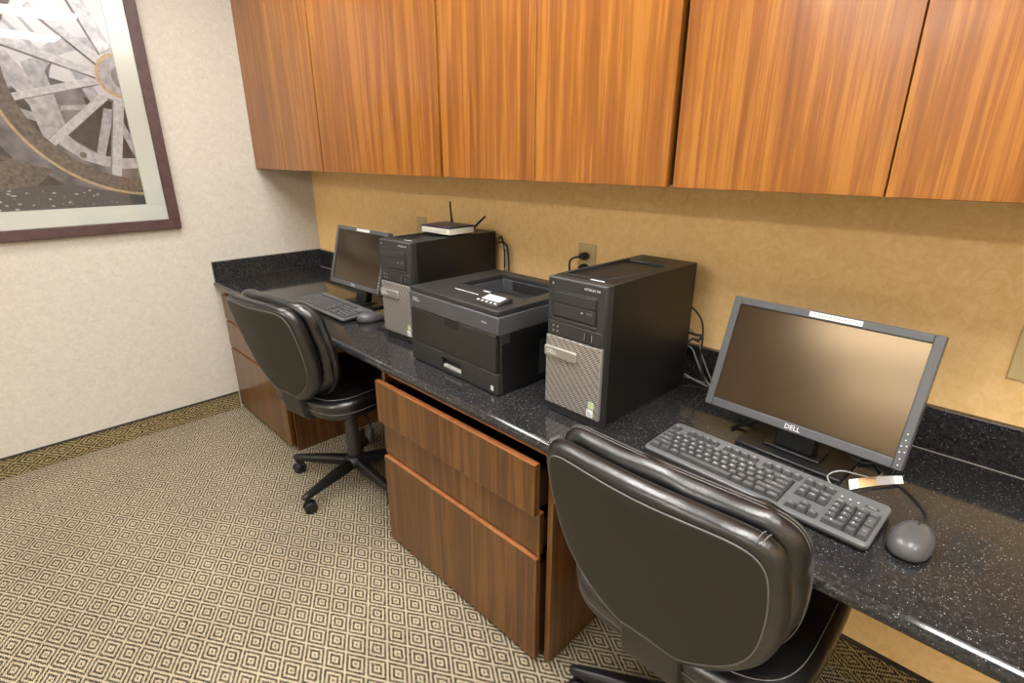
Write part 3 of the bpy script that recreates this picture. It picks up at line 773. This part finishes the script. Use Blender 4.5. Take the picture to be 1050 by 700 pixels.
# ------------------------------------------------------------------ mice
def make_mouse(loc, rz, label):
    t = empty('computer_mouse', loc, rz, label, 'mouse', 'dark corded mice on the worktop')
    def ring(k, z, sy=0):
        R = []
        for i in range(36):
            a = 2*PI*i/36; c, s = math.cos(a), math.sin(a)
            wx = .0315*(1-.10*s); R.append(Vector((wx*k*math.copysign(abs(c)**.85, c), .056*k*math.copysign(abs(s)**.9, s)+sy, z)))
        return R
    b_ = MB().rings([ring(.86, .0012), ring(.97, .004), ring(1.0, .010), ring(.985, .016), ring(.92, .0235, -.001), ring(.80, .030, -.003), ring(.60, .0348, -.005), ring(.35, .0372, -.007), ring(.1, .038, -.008)]).build('shell', M_MOUSE, t, 0, 60, subsurf=1)
    MB().rings([ring(.84, 0), ring(.95, .0016), ring(.985, .0045)]).build('base', M_BLACK, t)
    m = MB(); m.tube([(0, .016, .0372), (0, .03, .0335), (0, .043, .0262), (0, .05, .019)], .0011, 6); m.build('button_split', M_VENT, t)
    m = MB(); m.cyl((-.0035, .032, .0265), (.0035, .032, .0265), .0085, seg=20); m.build('scroll_wheel', M_BEZEL, t, .001)
    m = MB(); m.text('DELL', .0075, T(0, -.006, .0386)); m.build('lettering', M_GREY, t, smooth=0)
    return t
make_mouse((3.045, -.430, H+.0003), -.10, 'dark grey mouse at the right, beside the near keyboard')
make_mouse((1.226, -.397, H+.0003), -.3, 'dark grey mouse on the left, between the far keyboard and the tower')

# ------------------------------------------------------------------ router
t = empty('wireless_router', (1.508, -.262, H+.3625), .02, 'small flat router with two antennas, on top of the left computer tower', 'router')
BX(-.078, .078, .008, .112, 0, .006).build('base', M_BLACK, t, .002)
fp = BX(-.080, .080, 0, .118, .005, .026).build('faceplate_shell', M_RIM, t, .002)
BX(-.081, .081, -.002, .119, .026, .0325).build('top_cover', M_NAVY, t, .0025)
m = MB()
for k in range(26): m.box(-.070+k*.0052, -.0676+k*.0052, -.0006, .001, .010, .021)
m.build('vent', M_GREYTRAY, fp)
a = MB(); a.cyl((-.050, .122, .020), (-.052, .122, .042), .0055, .005, 12); a.cyl((-.052, .122, .040), (-.058, .122, .108), .0042, .0034, 12); a.build('antenna', M_BLACK, t)
a = MB(); a.cyl((.066, .122, .014), (.074, .124, .022), .0055, .0055, 12); a.cyl((.072, .124, .020), (.132, .126, .066), .0044, .0034, 12); a.build('antenna', M_BLACK, t)

# ------------------------------------------------------------------ outlets, plugs, cables
def plate(x, z, label, w=.072, h=.116, recept=True):
    t = empty('outlet_plate', (x, 0, z), 0, label, 'outlet', 'almond outlet plates on the tan wall')
    BX(-w/2, w/2, -.0055, -.0003, -h/2, h/2).build('plate', M_PLATE, t, .002)
    if recept:
        for s in (1, -1):
            r = MB(); r.rings([[Vector((.0165*math.cos(a), y, s*.0195+.0145*math.sin(a))) for a in [2*PI*i/20 for i in range(20)]] for y in (-.0048, -.0075)])
            r = r.build('receptacle', M_PLATE, t)
            m = MB(); m.box(-.0068, -.0050, -.0079, -.007, s*.0195-.003, s*.0195+.005); m.box(.0050, .0068, -.0079, -.007, s*.0195-.003, s*.0195+.005); m.cyl((0, -.0079, s*.0195-.008), (0, -.007, s*.0195-.008), .0022, seg=8)
            m.build('slot', M_VENT, r)
        MB().cyl((0, -.0066, 0), (0, -.005, 0), .003, seg=10).build('screw', M_SILV, t)
    return t
plate(2.005, 1.046, 'almond outlet plate with black plugs, above the printer and near tower')
plate(3.132, 1.008, 'almond outlet plate at the right edge, beyond the large monitor')
plate(1.062, 1.062, 'almond wall plate behind the far monitor and the router')
def plug(x, z, pts, label, group=None):
    t = empty('power_plug', (x, -.009, z), 0, label, 'plug', 'black plugs in the outlet')
    m = MB(); m.rings([[Vector((r*math.cos(a), y, r*.85*math.sin(a))) for a in [2*PI*i/18 for i in range(18)]] for r, y in ((.0135, 0), (.0150, -.004), (.0150, -.018), (.0105, -.030))])
    m.build('plug_body', M_CABLE, t, .001)
    MB().tube(smoothpts([(0, -.028, 0)]+pts, 8), .0032, 8).build('cord', M_CABLE, t)
    return t
plug(2.005, 1.0655, [(-.012, -.044, -.002), (-.030, -.046, -.014), (-.038, -.040, -.04), (-.036, -.030, -.09), (-.02, -.028, -.17), (0, -.028, -.235)], 'black plug in the upper socket, its cord curving down left')
plug(2.005, 1.0265, [(.004, -.040, -.006), (.012, -.042, -.03), (.012, -.034, -.10), (.02, -.03, -.190)], 'black plug in the lower socket, partly behind the near tower')
def cable(pts, r, mat, label, name='cable', n=8):
    return tag(MB().tube(smoothpts(pts, n), r, 8).build(name, mat, None), label, 'cable', 'computer cables along the back wall')
cable([(2.40, -.060, .99), (2.425, -.038, .965), (2.447, -.034, .935), (2.456, -.036, .89), (2.459, -.040, .83), (2.478, -.050, .78), (2.51, -.06, H+.004)], .0028, M_CABLE, 'black cable looping from the near tower towards the large monitor')
cable([(2.425, -.064, .905), (2.44, -.048, .897), (2.456, -.046, .897), (2.450, -.052, .882), (2.435, -.056, .886), (2.425, -.064, .872)], .0040, M_CABLE, 'thick black cable knotted behind the near tower')
cable([(2.39, -.062, .862), (2.425, -.040, .853), (2.445, -.036, .82), (2.475, -.045, .78), (2.525, -.07, H+.003)], .0022, M_CABLEG, 'pale grey cable dropping behind the near tower')
cable([(2.40, -.060, .935), (2.437, -.034, .885), (2.462, -.034, .83), (2.50, -.045, .775), (2.54, -.075, H+.0025)], .0018, M_CABLEG, 'thin pale cable running to the large monitor')
cable([(2.385, -.062, .790), (2.43, -.045, .764), (2.50, -.05, H+.004), (2.60, -.06, H+.004)], .0024, M_CABLEG, 'grey cable lying at the foot of the black upstand')
for k, (dx, mt, lb) in enumerate(((0, M_CABLE, 'thick black cable hanging behind the left computer tower'), (.018, M_CABLE, 'outer black cable hanging behind the left computer tower'), (.009, M_CABLEG, 'grey cable hanging behind the left computer tower'))):
    cable([(1.590, -.018-.003*k, 1.08-.015*k), (1.607+dx, -.022-.003*k, 1.088-.02*k), (1.628+dx, -.027, 1.04), (1.628+dx*1.3, -.028, .95), (1.615+dx, -.032, .84), (1.612+dx, -.034, H+.004)], .0035 if k < 2 else .0025, mt, lb)
cable([(3.050, -.373, .760), (3.052, -.345, H+.004), (3.045, -.30, H+.003), (3.005, -.245, H+.003), (2.96, -.215, H+.003), (2.93, -.15, H+.003), (2.90, -.08, H+.003), (2.80, -.05, H+.003)], .0018, M_CABLE, 'thin black mouse cord curving from the near mouse', 'mouse_cord')
cable([(1.243, -.338, .757), (1.26, -.30, H+.003), (1.29, -.27, H+.003), (1.37, -.25, H+.003), (1.395, -.16, H+.003), (1.37, -.06, H+.003)], .0018, M_CABLE, 'thin black mouse cord beside the far tower', 'mouse_cord')
cable([(2.70, -.16, .786), (2.688, -.19, .775), (2.672, -.205, .762), (2.655, -.225, .7515), (2.650, -.24, .7515)], .0045, M_CABLE, 'black cable hanging under the left side of the large monitor')
cable([(2.87, -.165, .83), (2.885, -.19, .775), (2.905, -.20, .757), (2.935, -.18, .752), (2.94, -.12, .752), (2.92, -.06, .752)], .0024, M_CABLE, 'black cable looping under the right side of the large monitor')
cable([(2.90, -.352, .760), (2.885, -.330, .7675), (2.90, -.30, .772), (2.935, -.285, .7705), (2.955, -.26, .762), (2.96, -.22, .755)], .0014, M_CABLEG, 'thin pale cord between the near keyboard and the leaflet')
# folded leaflet
m = MB(); c_ = []
q = [(2.918, -.305), (2.992, -.208), (2.999, -.224), (2.926, -.322)]
zs = [.762, .760, .753, .7506]
R0 = [Vector((x, y, z)) for (x, y), z in zip(q, zs)]
N = 6; g0 = [[None]*(N+1) for _ in range(2)]
vs = {}
for s in range(2):
    for i in range(N+1):
        f = i/N; p = (R0[0].lerp(R0[1], f) if s == 0 else R0[3].lerp(R0[2], f)); vs[s, i] = p+Vector((0, 0, .003*math.sin(f*PI)))
for i in range(N):
    a, b_, c, e = vs[0, i], vs[0, i+1], vs[1, i+1], vs[1, i]
    lo = Vector((0, 0, -.0006))
    top = [m.bm.verts.new(v) for v in (a, b_, c, e)]; bot = [m.bm.verts.new(v+lo) for v in (a, b_, c, e)]
    mi = [0, 1, 1, 2, 2, 0][i]
    m.bm.faces.new(top).material_index = mi; m.bm.faces.new(bot[::-1]).material_index = 0
    for k in range(4): m.bm.faces.new((top[k], bot[k], bot[(k+1) % 4], top[(k+1) % 4])).material_index = 0
lf = m.build('leaflet', [M_WHITE, plain('leaflet orange', (.62, .40, .20), .5), plain('leaflet grey', (.55, .56, .58), .5)], None)
tag(lf, 'small folded paper leaflet lying under the large monitor\'s right corner', 'leaflet')

# ------------------------------------------------------------------ framed picture
t = empty('framed_picture', (0, -1.32, 1.041), 0, 'large framed picture of weathered wagon wheels on the cream wall', 'picture')
Y0, Y1, Z0, Z1 = -1.925, -.717, 1.041, 2.27
oy, oz = 1.32, -1.041
def fb(y0, y1, z0, z1, x0, x1): return (x0, x1, y0+oy, y1+oy, z0+oz, z1+oz)
m = MB(); fw = .047
for a in ((Y0, Y1, Z0, Z0+fw), (Y0, Y1, Z1-fw, Z1), (Y0, Y0+fw, Z0+fw, Z1-fw), (Y1-fw, Y1, Z0+fw, Z1-fw)): m.box(*fb(*a, .001, .030))
m.build('frame', M_FRAME, t, .003)
PY0, PY1, PZ0, PZ1 = -1.80, -.842, 1.163, 2.15
m = MB()
for a in ((Y0+fw, Y1-fw, Z0+fw, PZ0), (Y0+fw, Y1-fw, PZ1, Z1-fw), (Y0+fw, PY0, PZ0, PZ1), (PY1, Y1-fw, PZ0, PZ1)): m.box(*fb(*a, .004, .018))
m.build('mat_board', M_MAT, t, .0008)
BX(.0235, .0255, Y0+fw+oy, Y1-fw+oy, Z0+fw+oz, Z1-fw+oz).build('glass', M_GLASS, t)
# photographic print: flat shapes clipped to the print rectangle
def pm(name, c, vary=.3, vs=25): return plain(name, c, .6, vary=vary, vscale=vs)
PM = [pm('print sky', (.78, .78, .80), .10, 6), pm('print shade', (.040, .030, .032), .5, 40), pm('print spoke', (.68, .68, .71), .22, 60), pm('print far spoke', (.50, .50, .54), .3, 45),
      pm('print rim', (.15, .115, .10), .55, 70), pm('print tyre', (.62, .47, .27), .2, 60), pm('print gravel', (.085, .082, .088), .6, 200), pm('print chip', (.55, .55, .56), .1), pm('print felloe', (.56, .55, .58), .3, 40), pm('print haze', (.20, .19, .21), .6, 12)]
def clip(poly):
    def cl(P, inside, inter):
        out = []
        for i in range(len(P)):
            a, b_ = P[i-1], P[i]
            if inside(b_):
                if not inside(a): out.append(inter(a, b_))
                out.append(b_)
            elif inside(a): out.append(inter(a, b_))
        return out
    for ax, v, sg in ((0, PY0, 1), (0, PY1, -1), (1, PZ0, 1), (1, PZ1, -1)):
        if len(poly) < 3: return []
        def ins(p): return (p[ax]-v)*sg >= 0
        def it(a, b_):
            f = (v-a[ax])/(b_[ax]-a[ax]); return (a[0]+(b_[0]-a[0])*f, a[1]+(b_[1]-a[1])*f)
        poly = cl(poly, ins, it)
    return poly
pr = MB(); layer = [0]
def paint(poly, mi):
    layer[0] += 1
    P = clip(poly)
    if len(P) < 3: return
    x = .0050+.000035*layer[0]
    pr.poly([(x, y+oy, z+oz) for y, z in P], mi)
def arc(cy, cz, r0, r1, a0, a1, mi, n=40, sy=1):
    layer[0] += 1
    x = .0050+.000035*layer[0]
    for i in range(n):
        A, B_ = a0+(a1-a0)*i/n, a0+(a1-a0)*(i+1)/n
        P = clip([(cy+sy*r*math.cos(q), cz+r*math.sin(q)) for r, q in ((r0, A), (r1, A), (r1, B_), (r0, B_))])
        if len(P) >= 3: pr.poly([(x, y+oy, z+oz) for y, z in P], mi)
paint([(PY0, PZ0), (PY1, PZ0), (PY1, PZ1), (PY0, PZ1)], 0)
paint([(PY0, PZ0), (PY1, PZ0), (PY1, 1.60), (-.98, 1.66), (-1.12, 1.70), (PY0, 1.66)], 9)
paint([(-1.246, 1.631), (-1.122, 1.655), (-1.094, 1.5), (-1.144, 1.422), (-1.198, 1.459), (-1.268, 1.538)], 1)
paint([(-1.07, 1.462), (-.944, 1.576), (-.8, 1.517), (-.804, 1.361), (-.968, 1.383)], 1)
paint([(-.985, 1.62), (-.788, 1.60), (-.8, 1.382), (-.959, 1.504)], 1)
paint([(-1.8, 1.50), (-1.296, 1.421), (-1.255, 1.345), (-1.171, 1.305), (-1.05, 1.2), (-1.8, 1.2)], 1)
arc(-.93, 1.66, .155, .170, .5, 3.3, 9, 30); arc(-.93, 1.62, .185, .235, .4, 2.9, 8, 30)
arc(-.88, 1.60, .232, .275, 3.6, 5.2, 8, 30)
for q in [[(-1.16, 1.738), (-1.14, 1.446), (-1.066, 1.477), (-1.097, 1.77)], [(-1.241, 1.637), (-1.131, 1.674), (-1.131, 1.712), (-1.24, 1.668)], [(-1.261, 1.555), (-1.129, 1.505), (-1.114, 1.538), (-1.25, 1.579)],
          [(-1.073, 1.563), (-.958, 1.573), (-.954, 1.593), (-1.069, 1.583)], [(-.965, 1.355), (-.882, 1.575), (-.92, 1.581), (-.995, 1.361)], [(-.813, 1.363), (-.862, 1.538), (-.888, 1.524), (-.836, 1.35)],
          [(-1.008, 1.727), (-.958, 1.589), (-.918, 1.618), (-.976, 1.751)], [(-1.188, 1.884), (-1.104, 1.778), (-1.091, 1.793), (-1.178, 1.895)], [(-1.146, 1.918), (-1.086, 1.825), (-1.077, 1.833), (-1.137, 1.926)]]: paint(q, 3)
paint([(-1.20, 1.78), (-1.10, 1.60), (-1.08, 1.44), (-1.15, 1.43), (-1.17, 1.58), (-1.26, 1.74)], 8)
paint([(-1.11, 1.43), (-1.072, 1.458), (-1.016, 1.403), (-.944, 1.374), (-.83, 1.369), (-.83, 1.326), (-.96, 1.335), (-1.04, 1.365)], 8)
paint([(-1.8, 1.40), (-1.305, 1.384), (-1.223, 1.353), (-1.150, 1.325), (-1.229, 1.25), (-1.342, 1.225), (-1.8, 1.21)], 4)
paint([(PY0, 1.255), (-1.342, 1.245), (-1.229, 1.262), (-1.10, 1.262), (-.838, 1.20), (-.80, PZ0-.01), (PY0, PZ0-.01)], 6)
for q in [[(-1.129+.0, 1.415), (-.895, 1.619), (-.912, 1.647), (-1.143, 1.444)], [(-.92, 1.26), (-.836, 1.621), (-.876, 1.62), (-.956, 1.263)], [(-1.243, 1.586), (-.912, 1.679), (-.911, 1.709), (-1.241, 1.614)],
          [(-1.30, 1.83), (-.921, 1.702), (-.906, 1.732), (-1.29, 1.855)], [(-1.10, 1.945), (-.904, 1.751), (-.882, 1.777), (-1.08, 1.965)], [(-1.01, 2.13), (-.888, 1.797), (-.843, 1.828), (-.96, 2.14)]]:
    cy_ = sum(p[0] for p in q)/4; cz_ = sum(p[1] for p in q)/4
    paint([(y-.007+(y-cy_)*.02, z-.006+(z-cz_)*.0) for y, z in q], 9); paint(q, 2)
arc(-.80, 1.70, .425, .487, PI*.75, PI*1.6, 4, 60); arc(-.80, 1.70, .484, .495, PI*.75, PI*1.6, 5, 60)
arc(-.83, 1.715, .0, .080, PI*.4, PI*1.7, 3, 30); arc(-.83, 1.715, .078, .092, PI*.4, PI*1.7, 5, 30); arc(-.815, 1.71, .030, .050, PI*.4, PI*1.7, 9, 20)
arc(-1.035, 1.385, 0, .013, 0, 2*PI, 4, 14)
rnd = random.Random(11)
for k in range(60):
    y, z = rnd.uniform(-1.78, -.85), rnd.uniform(1.168, 1.245); r = rnd.uniform(.002, .007)
    if y > -1.0 and z > 1.21: continue
    paint([(y+r*rnd.uniform(.6, 1.6)*math.cos(a), z+r*.6*math.sin(a)) for a in (0, 1.1, 2.2, 3.4, 4.6, 5.5)], 7)
pr.norecalc = True
o = pr.build('print', PM, t, smooth=0)
